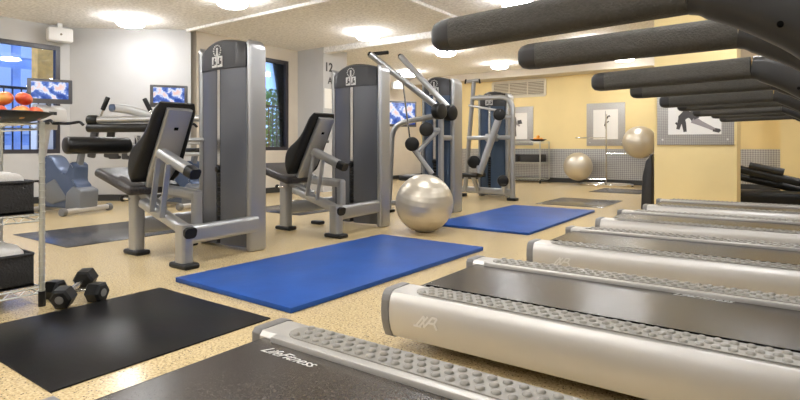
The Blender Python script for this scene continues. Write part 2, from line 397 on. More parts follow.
# ------------------------------------------------------------------ treadmills (rear end at local x = 0, front at +x)
def side_profile(s, grow=0.0):
    p = [(.322, .268), (.335, .284), (.455, .284), (.476, .278), (.490, .262), (.499, .235), (.503, .195), (.499, .15), (.487, .105), (.468, .072), (.44, .06), (.322, .06)]
    return [(0, s * (y + (grow if y > .4 else 0)), z + (grow if z > .2 else (-grow if z < .08 else 0))) for y, z in p]
def make_treadmill(label, loc):
    t = thing('treadmill', label, 'treadmill', loc, 0, 'treadmills in a row')
    bx(MB(), .10, 1.95, -.32, .32, .06, .185, bev=.01).build('deck_frame', 'black', t)
    # belt loop
    rr, zc = .045, .222; pts = []
    for i in range(13):
        a = PI / 2 + PI * i / 12; pts.append((.075 + rr * math.cos(a), -.318, zc + rr * math.sin(a)))
    pts += [(1.70, -.318, zc - rr), (1.70, -.318, zc + rr)]
    MB().prism(pts, (0, .636, 0)).build('belt', 'belt', t, smooth=35)
    for s in (-1, 1):
        rail = MB().prism(side_profile(s), (1.72, 0, 0)).build('side_rail', 'tread_silver', t, loc=(.04, 0, 0), smooth=28)
        m = MB(); P = side_profile(s, .004)
        m.prism([(0, y, z) for x, y, z in P], (.045, 0, 0), bev=.004)
        m.build('end_cap', 'capgrey', t, loc=(-.005, 0, 0), smooth=28)
        # studded grip pad
        m = MB(); y0, y1 = s * .338, s * .462; yc = (y0 + y1) / 2; hw = abs(y1 - y0) / 2; out = []
        for i in range(9):
            a = PI / 2 + PI * i / 8; out.append((.20 + hw * math.cos(a), yc + hw * math.sin(a), .2835))
        out += [(1.66, yc - hw, .2835), (1.66, yc + hw, .2835)]
        m.prism(out, (0, 0, .005))
        for j in range(3):
            for i in range(31):
                x = .185 + i * .048 + (.024 if j == 1 else 0); y = yc + (j - 1) * .038
                if x > 1.65: continue
                m.lathe((x, y, .288), [(.0150, 0), (.0140, .005), (.009, .0085), (0, .009)], 10)
        m.build('grip_pad', 'pad', t, smooth=50)
        # near side: black strip stands in for the rail's shadow; far side: silver lip
        bx(MB(), .12, 1.70, s * .318 - .017, s * .318 + .017, .262, .286, bev=.004).build('edge_strip', 'hole' if s < 0 else 'tread_silver', t)
        # handrail
        y_t, y_b = s * .497, s * .468
        prof = rrect(.082, .098, .032, 5)
        xs = [.675, .679, .692, .715, .75, 1.0, 1.40]
        sc = [.28, .60, .86, .97, 1, 1, 1.02]
        zt, zb = 1.30, 1.315
        path = [(x, y_t + (y_b - y_t) * (x - .7) / .67, zt + (zb - zt) * (x - .7) / .67) for x in xs]
        h = MB().sweep(path[3:], prof, scale=sc[3:]).build('handrail', 'foam', t, smooth=45)
        MB().sweep(path[:5], prof, scale=[k * 1.012 for k in sc[:5]]).build('tip_cap', 'console', h, smooth=45)
        a = [(1.404, y_b, zb), (1.44, y_b, zb - .004), (1.53, y_b, zb - .04), (1.64, y_b, 1.215), (1.80, y_b, 1.06), (1.88, y_b, .75), (1.90, y_b, .30)]
        MB().sweep(fillet(a, .06, 4), prof, scale=[1.04 + .5 * min(1, i / 14) for i in range(len(fillet(a, .06, 4)))]).build('support_arm', 'console', t, smooth=45)
        MB().cyl((1.575, y_b - .07, 1.205), (1.575, y_b - .055, 1.205), .006, 12).build('bolt_hole', 'hole', t)
        m = MB()
        MB  # side emblem: slanted strokes
        yo = s * .5025
        def stroke(x0, z0, x1, z1, w=.006):
            d = Vector((x1 - x0, 0, z1 - z0)).normalized(); nrm = Vector((-d.z, 0, d.x)) * w / 2
            A, B = Vector((x0, yo, z0)), Vector((x1, yo, z1))
            m.prism([A + nrm, A - nrm, B - nrm, B + nrm], (0, s * .003, 0))
        for q in ((0, 0, .045, .045), (.045, .045, .045, .0), (.02, .0, .065, .045), (.045, .0, .09, .045), (.09, .045, .115, .045), (.115, .045, .10, .022), (.10, .022, .07, .022), (.10, .022, .115, 0), (-.012, 0, .03, 0)):
            stroke(.36 + q[0] * .95, .185 + q[1] * 1.1, .36 + q[2] * .95, .185 + q[3] * 1.1, .008)
        m.build('side_emblem', 'sprint', rail, loc=(-.21, 0, -.03))
    bx(MB(), 1.64, 2.12, -.5, .5, .06, .40, bev=.06).build('motor_hood', 'console', t)
    MB().box((1.86, 0, 1.36), (.16, .92, .42), rot=Matrix.Rotation(R(-25), 3, 'Y'), bev=.04).build('console', 'console', t)
    MB().tube(fillet([(1.86, -.46, 1.1), (1.80, -.3, 1.15), (1.80, .3, 1.15), (1.86, .46, 1.1)], .1), .03, 12).build('cross_bar', 'console', t)
    for sx in (.3, 1.75):
        for sy in (-.26, .26): MB().cyl((sx, sy, 0), (sx, sy, .08), .03, 12).build('foot', 'black', t)
    return t
TM = [(-1.575, .955), (-1.51, 2.475), (-1.44, 4.05), (-1.39, 5.56), (-1.28, 7.08)]
t1 = make_treadmill('nearest treadmill, only its rear deck showing at the bottom edge', (TM[0][0], TM[0][1], 0))
names = ['second nearest treadmill, its whole silver side and emblem showing', 'third treadmill from the front of the row', 'fourth treadmill from the front of the row', 'farthest treadmill, in front of the yellow column']
tms = [t1] + [dup(t1, (TM[i][0], TM[i][1], 0), label=names[i - 1]) for i in range(1, 5)]
for i, lx, ly in ((0, .27, .245), (1, 1.22, .285)):
    bl = [c for c in tms[i].children if c.name.startswith('belt')][0]
    lettering('belt_lettering', 'LifeFitness', .056, 'decal', bl, Matrix.Translation((lx, ly, .2675)), shear=.55)

# ------------------------------------------------------------------ weight towers and leg machines
def tower(t, x0, x1, y, h, slot, panel='shroud', bulge=.045, depth=.26):
    # y = front face of the columns; user side is -y
    cw = .075
    for xa, xb, hi in ((x1 - cw, x1, h - .02), (x0, x0 + .05, h - .03)):
        top = [(xa, y, 0), (xb, y, 0), (xb, y, hi - (.07 if xb == x1 else .03)), ((xa + xb) / 2, y, hi - .02), (xa, y, hi)]
        MB().prism(top, (0, depth, 0), bev=.03, seg=4).build('column', 'silver', t, smooth=50)
    xa, xb = x0 + .05, x1 - cw; zc = 1.66 / 1.93 * h
    def fy(x):
        u = (x - (xa + xb) / 2) / ((xb - xa) / 2); return y + .02 - bulge * (1 - u * u)
    def part(a, b, n=10):
        xs = [a + (b - a) * i / n for i in range(n + 1)]
        return [(x, fy(x), .035) for x in xs] + [(b, y + .08, .035), (a, y + .08, .035)]
    MB().prism(part(xa, slot - .032), (0, 0, zc - .035)).build('shroud_panel', panel, t, smooth=60)
    MB().prism(part(slot + .032, xb), (0, 0, zc - .035)).build('shroud_panel', panel, t, smooth=60)
    bx(MB(), xa, xb, y + .06, y + depth - .02, .035, zc).build('back_panel', 'head', t)
    fs = fy(slot)
    bx(MB(), slot - .02, slot + .02, fs + .002, fs + .03, .78, zc).build('guide_strip', 'chrome', t)
    m = MB()
    for i in range(15): bx(m, slot - .026, slot + .026, fs + .002, fs + .06, .08 + i * .045, .08 + i * .045 + .038, bev=.004)
    m.build('weight_stack', 'black', t)
    m = MB()
    m.cyl((slot, fs - .025, .74), (slot, fs + .03, .74), .028, 14, bev=.006); m.build('selector_pin', 'black', t)
    # head shroud
    m = MB(); n = 16; F = []; rows = []
    for i in range(n + 1):
        x = xa + (xb - xa) * i / n; u = (x - (xa + xb) / 2) / ((xb - xa) / 2)
        zt = h - .10 * u * u if u < 0 else h - .05 * u * u
        f_ = fy(x) - .012
        rows.append([m.bm.verts.new(p) for p in ((x, f_, zc), (x, f_, zt - .02), (x, f_ + .025, zt), (x, y + depth - .02, zt), (x, y + depth - .02, zc))])
    for A, B in zip(rows, rows[1:]):
        for j in range(5): m.bm.faces.new((A[j], B[j], B[(j + 1) % 5], A[(j + 1) % 5]))
    m.bm.faces.new(rows[0]); m.bm.faces.new(rows[-1][::-1])
    hd = m.build('head_shroud', 'head', t, smooth=50)
    # printed exercise diagram on the head
    mm = MB(); mk = MB()
    for k in range(14):
        a = 2 * PI * k / 14
        mk.cyl((slot + .055 * math.cos(a), fy(slot) - .018, h - .10 + .05 * math.sin(a)), (slot + .055 * math.cos(a), fy(slot) - .008, h - .10 + .05 * math.sin(a)), .007, 8)
    mk.cyl((slot, fy(slot) - .018, h - .085), (slot, fy(slot) - .008, h - .085), .013, 10)
    mk.box((slot, fy(slot) - .013, h - .12), (.02, .01, .045))
    mk.build('printed_ring', 'decal', hd)
    for dx in (-.042, .042):
        mm.box((slot + dx, fy(slot + dx) - .014, h - .205), (.07, .006, .10))
    pl = mm.build('printed_diagram', 'decal', hd)
    for dx in (-.042, .042):
        m3 = MB(); yy = fy(slot + dx) - .0185
        m3.cyl((slot + dx + .005, yy - .001, h - .178), (slot + dx + .005, yy + .002, h - .178), .010, 10)
        m3.box((slot + dx, yy, h - .205), (.016, .004, .04)); m3.box((slot + dx - .012, yy, h - .232), (.03, .004, .012)); m3.box((slot + dx + .018, yy, h - .215), (.014, .004, .03))
        m3.build('printed_figure', 'ink', pl)
OB = rrect(.085, .15, .036, 5)      # flattened oval frame tube
def foot(m_t, x, y, lx=.24, ly=.13):
    MB().box((x, y, .022), (lx, ly, .044), bev=.018, seg=3).build('foot_pad', 'black', m_t, smooth=60)
def make_leg_machine(label, loc, thigh):
    t = thing('leg_machine', label, 'exercise machine', loc, 0, 'seated leg machines')
    # local = world - (-4.3, 2.8)
    dx, dy = (0, 0) if thigh else (.045, .10)
    tower(t, -.37 + dx, .425 + dx, .32 + dy, 1.955, -.01 + dx, depth=.19)
    # two floor beams, seat post, rear post
    MB().sweep([(.47, -.36, .25), (.40, .40 + dy, .25)], OB).build('floor_beam', 'silver', t, smooth=50)
    MB().sweep([(-.36, -.30, .25), (-.36 + dx, .40 + dy, .25)], OB).build('floor_beam', 'silver', t, smooth=50)
    MB().sweep([(-.36, -.30, .03), (-.36, -.30, .62)], rrect(.13, .10, .03)).build('seat_post', 'silver', t, smooth=50)
    foot(t, -.36, -.30); foot(t, -.36, .22, .16, .1)
    MB().sweep([(.48, -.37, .03), (.48, -.37, .34)], rrect(.13, .10, .03)).build('rear_post', 'silver', t, smooth=50)
    foot(t, .48, -.37)
    # lower and upper linkage arms with rubber end caps
    AP = rrect(.10, .085, .03, 5)
    MB().sweep([(-.16, -.34, .47), (.50, -.36, .29)], AP).build('lower_arm', 'silver', t, smooth=50)
    MB().sweep([(.50, -.36, .29), (.56, -.362, .275)], AP, scale=[1.08, 1.02]).build('arm_cap', 'black', t, smooth=50)
    MB().sweep([(.16, -.37, .90), (.50, -.34, .765)], AP).build('upper_arm', 'silver', t, smooth=50)
    MB().sweep([(.50, -.34, .765), (.575, -.334, .735)], AP, scale=[1.08, 1.02]).build('arm_cap', 'black', t, smooth=50)
    for xa, xb in ((.20, .10), (.34, .25)):
        MB().sweep([(xa, -.42, .86 - (xa - .2) * .35), (xb, -.42, .42 - (xb - .1) * .25)], rrect(.014, .05, .006, 3), up=(0, 1, 0)).build('link_bar', 'silver', t, smooth=50)
    MB().sweep([(-.34, -.28, .56), (.06, -.3, .42)], rrect(.07, .08, .02)).build('seat_brace', 'silver', t, smooth=50)
    MB().sweep([(.0, -.22, .58), (.44, -.22, .555)], rrect(.08, .09, .03)).build('cross_tube', 'silver', t, smooth=50)
    MB().sweep([(.42, -.22, .3), (.42, -.22, .58)], rrect(.08, .08, .03)).build('rear_upright', 'silver', t, smooth=50)
    MB().sweep([(-.36, -.42, .50), (-.26, -.42, .505)], circ(.012, .012, 10)).build('lever_rod', 'chrome', t)
    MB().sphere((-.37, -.42, .5), .026, 14, 10).build('lever_knob', 'black', t)
    # seat pad, tilted up at the front
    m = MB(); m.box((0, 0, 0), (.60, .52, .085), bev=.038, seg=4)
    for v in m.bm.verts:
        if v.co.x > 0: v.co.y *= 1 - .25 * v.co.x
        if v.co.x < -.2: v.co.z -= (-.2 - v.co.x) ** 2 * 2.0
    m.build('seat', 'seatvinyl', t, loc=(-.42, -.25, .655), rot=(0, R(16), 0), smooth=60)
    # backrest: thick pad with lumbar swell, reclined, silver spine behind
    br = MB(); n = 24; rings = []
    for i in range(n + 1):
        k = i / n; z = k * .76; th = .075 + .10 * math.exp(-((k - .28) / .22) ** 2); w = .45 - .09 * k
        e = min(1, math.sin(min(k, 1 - k) / .12 * PI / 2) if min(k, 1 - k) < .12 else 1)
        e = .35 + .65 * e
        prof = rrect(th * 1.0, w, .035, 4)
        rings.append([br.bm.verts.new((.0 - th / 2 + a * e + .0, b * (.8 + .2 * e), z)) for a, b in prof])
    q = len(rings[0])
    for A, B in zip(rings, rings[1:]):
        for j in range(q): br.bm.faces.new((A[j], A[(j + 1) % q], B[(j + 1) % q], B[j]))
    br.bm.faces.new(rings[0][::-1]); br.bm.faces.new(rings[-1])
    bk = br.build('backrest', 'vinyl', t, loc=(-.14, -.25, .635), rot=(0, R(29), 0), smooth=60)
    sp = MB(); sp.sweep([(.010, 0, -.02), (.03, 0, .16), (.020, 0, .73)], rrect(.24, .05, .018, 3), up=(1, 0, 0), scale=[.75, 1, .95]); sp.build('backrest_spine', 'silver', bk, smooth=50)
    MB().box((.05, 0, .56), (.008, .035, .025)).build('spine_slot', 'hole', bk)
    if thigh:
        MB().cyl((-.72, -.74, .965), (-.72, -.18, .965), .076, 24, bev=.02).build('thigh_roller', 'vinyl', t, smooth=50)
        MB().sweep(fillet([(-.72, -.20, .955), (-.72, -.08, .955), (-.40, .20, 1.02), (-.3, .36, 1.02)], .08), circ(.022, .022, 12)).build('roller_arm', 'silver', t)
        MB().cyl((-.72, -.1, .94), (-.72, -.1, 1.06), .03, 14).build('roller_joint', 'chrome', t)
    else:
        MB().sweep(fillet([(-.66, .12, .70), (-.60, .14, .98), (-.40, .30, 1.02), (-.3, .36, 1.02)], .06), circ(.022, .022, 12)).build('start_lever', 'silver', t)
        MB().cyl((-.66, .12, .66), (-.66, .12, .74), .03, 14, bev=.006).build('lever_knob', 'black', t)
    # lower leg lever
    MB().sweep([(-.50, .14, .52), (-.80, .10, .36)], rrect(.05, .06, .015)).build('leg_lever', 'silver', t, smooth=50)
    MB().sweep([(-.36, .02, .50), (-.50, .14, .52)], rrect(.05, .06, .015)).build('lever_pivot', 'silver', t, smooth=50)
    return t
make_leg_machine('first leg machine, nearest, with a long black thigh roller above its seat', (-4.3, 2.8, 0), True)
make_leg_machine('second leg machine, behind the first, its tower left of the silver ball', (-4.28, 4.54, 0), False)

# ------------------------------------------------------------------ pull down machine and row machine
t = thing('pulldown_machine', 'arm pulldown machine behind the large silver ball', 'exercise machine', (-4.2, 6.5, 0))
def L3(x, y, z): return (x + 4.2, y - 6.5, z)
tower(t, -.16, .40, .16, 1.97, .10, panel='shroud_blue', bulge=.07)
TP = rrect(.075, .075, .03, 4)
MB().sweep(fillet([L3(-4.66, 6.25, .03), L3(-4.60, 6.26, 1.28), L3(-3.86, 6.4, 1.40)], .22, 10), TP).build('bent_frame', 'silver', t, smooth=50)
MB().sweep([L3(-3.86, 6.4, .03), L3(-3.86, 6.4, 1.44)], TP).build('upright', 'silver', t, smooth=50)
MB().sweep([L3(-4.64, 6.26, .13), L3(-4.3, 6.72, .13)], TP).build('floor_beam', 'silver', t, smooth=50)
MB().sweep([L3(-3.86, 6.4, .13), L3(-3.86, 6.7, .13)], TP).build('floor_beam', 'silver', t, smooth=50)
MB().sweep([L3(-3.86, 6.4, 1.08), L3(-3.86, 6.7, 1.08)], TP).build('cross_tube', 'silver', t, smooth=50)
for x, y in ((-4.66, 6.25), (-3.86, 6.4)):
    MB().box(L3(x, y, .02), (.14, .14, .04), bev=.012).build('foot_pad', 'black', t)
for (p0, p1, g0, g1) in (((-3.80, 6.32, 1.45), (-4.57, 5.70, 2.22), (-4.57, 5.70, 2.22), (-4.42, 5.92, 2.26)), ((-3.80, 6.58, 1.46), (-4.56, 6.40, 2.29), (-4.56, 6.40, 2.29), (-4.40, 6.43, 2.13))):
    a = MB().sweep([L3(*p0), L3(*p1)], circ(.044, .044, 14)).build('pull_arm', 'silver', t, smooth=50)
    MB().cyl(L3(*g0), L3(*g1), .026, 14, bev=.006).build('hand_grip', 'black', a)
    MB().sphere(L3(*p1), .036, 12, 8).build('end_plug', 'black', a)
for p in ((-3.79, 6.26, 1.44), (-3.77, 6.52, 1.43)):
    c = Vector(L3(*p)); MB().cyl(c - Vector((.07, 0, 0)), c + Vector((.05, -.02, 0)), .112, 28, bev=.02).build('pivot_bumper', 'black', t, smooth=50)
MB().cyl(L3(-3.86, 6.26, 1.44), L3(-3.86, 6.56, 1.44), .045, 16).build('pivot_axle', 'silver', t)
MB().tube([L3(-4.22, 5.98, 1.84), L3(-4.14, 6.06, .95)], .012, 8).build('pull_rod', 'chrome', t)
for p in ((-3.95, 6.16, 1.19), (-4.12, 6.06, .99)):
    c = Vector(L3(*p)); d = Vector((-.57, .82, 0)) * .10
    MB().cyl(c - d, c + d, .098, 24, bev=.02).build('roller_pad', 'vinyl', t, smooth=50)
MB().sweep([L3(-4.12, 6.06, .95), L3(-3.88, 6.2, .58)], rrect(.06, .07, .02)).build('pad_lever', 'silver', t, smooth=50)
MB().sweep([L3(-3.86, 6.4, 1.22), L3(-4.06, 6.1, .88)], rrect(.05, .06, .02)).build('pad_lever', 'silver', t, smooth=50)
MB().sweep([L3(-3.95, 6.16, 1.19), L3(-3.86, 6.4, 1.19)], rrect(.05, .06, .02)).build('pad_axle', 'silver', t, smooth=50)
MB().box(L3(-4.1, 6.2, .52), (.46, .36, .08), bev=.03, seg=3).build('seat', 'vinyl', t, smooth=60)
MB().sweep([L3(-4.05, 6.4, .1), L3(-4.05, 6.22, .5)], TP).build('seat_post', 'silver', t, smooth=50)
MB().sweep([L3(-3.86, 6.44, .13), L3(-4.6, 6.4, .13)], TP).build('floor_beam', 'silver', t, smooth=50)

t = thing('row_machine', 'farthest weight machine, framed by a tall rounded silver hoop', 'exercise machine', (-4.3, 9.0, 0))
def L4(x, y, z): return (x + 4.3, y - 9.0, z)
tower(t, -.48, .16, .30, 2.0, -.2, panel='shroud_blue', bulge=.09)
MB().sweep(fillet([L4(-3.86, 8.85, .03), L4(-3.86, 8.85, 1.84), L4(-4.66, 8.85, 1.86)], .26, 10), rrect(.085, .085, .035, 4)).build('hoop_frame', 'silver', t, smooth=50)
MB().box(L4(-3.86, 8.85, .025), (.17, .15, .05), bev=.012).build('foot_pad', 'black', t)
MB().sweep([L4(-3.86, 8.88, .14), L4(-5.0, 9.08, .14)], rrect(.085, .12, .03)).build('floor_beam', 'silver', t, smooth=50)
MB().box(L4(-5.0, 9.08, .03), (.15, .15, .06), bev=.012).build('foot_pad', 'black', t)
MB().sweep([L4(-4.64, 8.87, 2.17), L4(-4.92, 9.04, .1)], TP).build('leaning_post', 'silver', t, smooth=50)
MB().sweep([L4(-4.76, 8.82, 2.17), L4(-4.56, 8.9, 2.19)], circ(.035, .035, 12)).build('top_bar', 'silver', t, smooth=50)
for s in (-.1, .1):
    MB().cyl(L4(-4.66 + s * 1.1, 8.86 + s * .4, 2.17), L4(-4.66 + s * 1.35, 8.86 + s * .5, 2.175), .045, 12).build('bar_cap', 'black', t)
MB().sweep([L4(-3.86, 8.85, 1.12), L4(-4.8, 8.93, 1.12)], rrect(.06, .075, .02)).build('cross_tube', 'silver', t, smooth=50)
MB().box(L4(-4.26, 8.84, 1.12), (.22, .12, .14), bev=.02).build('tube_clamp', 'silver', t)
MB().sweep([L4(-4.03, 8.68, 1.50), L4(-4.37, 8.58, .48)], rrect(.12, .12, .045, 4)).build('press_arm', 'silver', t, smooth=50)
MB().sweep([L4(-4.05, 8.72, 1.48), L4(-3.88, 8.83, 1.48)], TP).build('arm_pivot', 'silver', t, smooth=50)
for p, r_ in (((-4.03, 8.66, 1.52), .105), ((-4.5, 8.6, .68), .115), ((-4.0, 8.75, .35), .10)):
    c = Vector(L4(*p)); d = Vector((-.5, .86, 0)) * .07
    MB().cyl(c - d, c + d, r_, 24, bev=.02).build('bumper_pad', 'black', t, smooth=50)
MB().tube([L4(-4.7, 8.80, 1.72), L4(-3.98, 8.62, 1.58)], .022, 10).build('pull_bar', 'silver', t)
MB().sweep([L4(-4.5, 8.64, .68), L4(-4.37, 8.58, .55)], TP).build('pad_arm', 'silver', t, smooth=50)
MB().sweep([L4(-4.0, 8.8, .14), L4(-4.0, 8.76, .35)], TP).build('pad_post', 'silver', t, smooth=50)
MB().box(L4(-4.6, 8.72, .44), (.40, .36, .08), bev=.03, seg=3).build('seat', 'vinyl', t, smooth=60)
MB().sweep([L4(-4.6, 8.95, .14), L4(-4.6, 8.75, .42)], TP).build('seat_post', 'silver', t, smooth=50)

# ------------------------------------------------------------------ press machine behind the first leg machine (axis square to the photograph's view)
t = thing('press_machine', 'weight machine with a long silver arm and black grips behind the first leg machine', 'exercise machine', (-6.0, 3.85, 0), R(35.5))
# local x runs to the right seen from the entrance, y away
MB().sweep([(-1.12, 0, 1.285), (.42, .02, 1.31)], circ(.042, .042, 16)).build('press_arm', 'silver', t, smooth=50)
MB().cyl((-1.23, 0, 1.285), (-1.10, 0, 1.285), .062, 20, bev=.02).build('arm_cap', 'black', t, smooth=50)
MB().cyl((-1.22, -.02, 1.185), (-.05, -.02, 1.19), .055, 20, bev=.015).build('foam_roller', 'vinyl', t, smooth=50)
MB().sweep([(.02, 0, 1.29), (.02, 0, 1.17)], TP).build('roller_bracket', 'silver', t, smooth=50)
MB().sweep([(-.06, -.02, 1.19), (.06, -.02, 1.19)], circ(.02, .02, 10)).build('roller_axle', 'chrome', t)
for x0, x1, z1 in ((-1.09, -.98, 1.56), (-.40, -.52, 1.54)):
    h = MB().sweep([(x0, 0, 1.30), (x1, 0, z1)], circ(.018, .018, 10)).build('handle', 'chrome', t)
    d = Vector((x1 - x0, 0, z1 - 1.30)); a = Vector((x0, 0, 1.30)) + d * .42
    MB().cyl(a, a + d * .62, .028, 14, bev=.006).build('hand_grip', 'black', h)
MB().sweep(fillet([(-.92, .06, 1.44), (-.75, .06, 1.42), (-.45, .04, 1.33)], .1), rrect(.07, .11, .03)).build('adjuster', 'silver', t, smooth=50)
MB().cyl((-.98, .06, 1.44), (-.90, .06, 1.44), .05, 16, bev=.01).build('adjuster_cap', 'bikebody', t)
MB().sweep([(.30, .05, .03), (.30, .05, 1.36)], rrect(.12, .12, .03)).build('upright', 'silver', t, smooth=50)
MB().sweep([(.30, -.32, .07), (.30, .5, .07)], rrect(.10, .10, .03)).build('floor_beam', 'silver', t, smooth=50)
MB().box((.30, -.32, .02), (.16, .12, .04), bev=.01).build('foot_pad', 'black', t); MB().box((.30, .5, .02), (.16, .12, .04), bev=.01).build('foot_pad', 'black', t)
for x, z, w, hh in ((-.95, .86, .14, .13), (-.80, .85, .10, .12)):
    MB().box((x - .05, .2, z), (w, .08, hh), bev=.02).build('foot_plate', 'head', t)
MB().sweep([(-1.0, .2, .86), (.30, .1, .86)], rrect(.05, .05, .015)).build('plate_arm', 'silver', t)
for x in (-1.26, -1.05): MB().box((x, .18, 1.02), (.10, .05, .42), rot=Matrix.Rotation(R(8), 3, 'Y'), bev=.02).build('pad_board', 'head', t)
MB().sweep([(-1.3, .21, 1.0), (.30, .1, 1.0)], rrect(.04, .04, .012)).build('plate_arm', 'silver', t)

# ------------------------------------------------------------------ exercise bikes with screens (rider faces local -x)
def make_bike(label, loc, rz):
    t = thing('exercise_bike', label, 'exercise bike', loc, rz, 'exercise bikes with screens')
    # origin under the rear foot bar
    MB().sweep([(0, -.36, .06), (0, .36, .06)], rrect(.08, .07, .025)).build('rear_foot', 'tread_silver', t, smooth=50)
    for y in (-.38, .38): MB().cyl((0, y - .035, .055), (0, y + .035, .055), .055, 16, bev=.012).build('foot_cap', 'capgrey', t)
    MB().sweep([(-.76, -.28, .05), (-.76, .28, .05)], rrect(.08, .07, .025)).build('front_foot', 'tread_silver', t, smooth=50)
    # main body shell
    prof = [(-.02, .06), (.02, .30), (-.05, .42), (-.14, .46), (-.12, .70), (-.24, .74), (-.36, .56), (-.55, .62), (-.78, .80), (-.92, .84), (-1.08, .72), (-1.16, .48), (-1.10, .2), (-1.0, .08)]
    prof = [(x * .66 - .02, -.13, z) for x, z in prof]
    MB().prism(fillet_loop(prof, .06), (0, .26, 0), bev=.03).build('body_shell', 'bikebody', t, smooth=40)
    MB().prism([(x, -.16, z) for x, z in ((.03, .05), (.06, .34), (-.10, .40), (-.22, .30), (-.24, .06))], (0, .32, 0), bev=.03).build('rear_cover', 'bikegrey', t, smooth=40)
    MB().prism([(-.2, -.15, .2), (-.45, -.15, .5), (-.62, -.15, .42), (-.7, -.15, .2), (-.5, -.15, .12)], (0, .30, 0), bev=.03).build('crank_cover', 'bikegrey', t, smooth=40)
    MB().sweep([(-.16, 0, .6), (-.10, 0, .86)], rrect(.09, .07, .02)).build('seat_post', 'bikegrey', t)
    MB().box((-.08, 0, .90), (.26, .24, .07), bev=.03, seg=3).build('saddle', 'vinyl', t)
    for s in (-1, 1):
        c = MB().sweep([(-.60, s * .17, .34), (-.60 + s * .12, s * .17, .34 - s * .12)], rrect(.03, .03, .008)).build('crank', 'chrome', t)
        MB().box((-.60 + s * .12, s * .23, .34 - s * .12), (.10, .10, .03), bev=.008).build('pedal', 'black', c)
    MB().sweep([(-.86, 0, .80), (-.72, 0, 1.42)], rrect(.09, .09, .03)).build('console_post', 'tread_silver', t, smooth=50)
    MB().prism([(-.78, -.24, 1.34), (-.62, -.24, 1.32), (-.66, -.24, 1.52), (-.76, -.24, 1.58)], (0, .48, 0), bev=.02).build('console', 'tread_silver', t, smooth=50)
    bx(MB(), -.655, -.640, -.06, .06, 1.42, 1.47).build('display', 'head', t)
    MB().prism([(-.76, -.14, 1.36), (-.66, -.14, 1.34), (-.72, -.10, 1.2), (-.78, -.10, 1.22)], (0, .24, 0), bev=.015).build('console_neck', 'tread_silver', t)
    for s in (-1, 1):
        MB().sweep(fillet([(-.72, 0, 1.30), (-.58, s * .2, 1.30), (-.40, s * .24, 1.33), (-.34, s * .24, 1.28)], .06), circ(.022, .022, 10)).build('handlebar', 'black', t)
    tv = MB().box((0, 0, 0), (.05, .56, .36), bev=.012).build('screen_case', 'bezel', t, loc=(-.70, 0, 1.77), rot=(0, R(4), R(-42)))
    MB().box((.026, 0, .015), (.008, .46, .25)).build('screen', 'screen', tv)
    MB().sweep([(-.73, 0, 1.5), (-.73, 0, 1.64)], rrect(.05, .05, .01)).build('screen_post', 'bezel', t)
    return t
def fillet_loop(P, rad, n=4):
    P = [Vector(p) for p in P]; out = []; k = len(P)
    for i in range(k):
        a = P[i - 1] - P[i]; b = P[(i + 1) % k] - P[i]; q = min(rad, a.length * .45, b.length * .45)
        p0 = P[i] + a.normalized() * q; p1 = P[i] + b.normalized() * q
        for j in range(n + 1):
            u = j / n; out.append(p0 * (1 - u) ** 2 + P[i] * 2 * u * (1 - u) + p1 * u * u)
    return out
bk1 = make_bike('blue grey exercise bike with a screen, in front of the left window', (-8.1, 3.62, 0), R(18))
dup(bk1, (-7.36, 4.95, 0), R(8), 'exercise bike whose screen shows behind the first black backrest')

# ------------------------------------------------------------------ balls, ball stand
def ball(c, r, label, ribs=True):
    m = MB(); prof = []; n = 60
    for i in range(n + 1):
        a = PI * i / n; rr = r * (1 + (.004 * math.cos(a * 36) if ribs and .15 < i / n < .85 else 0))
        prof.append((rr * math.sin(a) if 0 < i < n else 0, -rr * math.cos(a)))
    m.lathe((0, 0, 0), prof, 48)
    o = m.build('exercise_ball', 'ball', loc=c, rot=(R(8), R(12), 0), smooth=80)
    return tag(o, label, 'exercise ball')
ball((-3.24, 5.01, .322), .322, 'large silver exercise ball on the floor behind the nearer blue mat')
ball((-4.12, 13.45, .46), .35, 'silver exercise ball low beside the ball stand by the tread plate wall')
ball((-2.66, 13.33, 1.06), .375, 'silver exercise ball held high on the ball stand left of the yellow column')
t = thing('ball_stand', 'chrome ball stand with a tall pole in front of the framed print', 'stand', (-3.48, 13.6, 0))
ring = [(.62 * math.cos(2 * PI * i / 40), .40 * math.sin(2 * PI * i / 40), .035) for i in range(40)]
MB().sweep(ring, circ(.02, .02, 8), closed=True).build('base_ring', 'chrome', t)
MB().tube([(-.62, 0, .035), (.62, 0, .035)], .018, 8).build('base_bar', 'chrome', t)
for x in (-.6, 0, .6): MB().cyl((x, 0, 0), (x, 0, .05), .03, 12).build('foot', 'black', t)
MB().tube([(0, 0, .03), (0, 0, 1.76)], .018, 10).build('pole', 'chrome', t)
def cradle(cx, cy, z, r, nm='cradle'):
    rg = [(cx + r * math.cos(2 * PI * i / 32), cy + r * math.sin(2 * PI * i / 32), z) for i in range(32)]
    c = MB().sweep(rg, circ(.012, .012, 8), closed=True).build(nm, 'chrome', t)
    d = Vector((cx, cy, 0)); l = d.length; MB().tube([(0, 0, z), tuple(d * ((l - r) / l) + Vector((0, 0, z)))], .012, 8).build('cradle_arm', 'chrome', c)
cradle(.82, -.27, .79, .235); cradle(-.64, -.15, .15, .13); cradle(-.55, -.10, 1.18, .16)

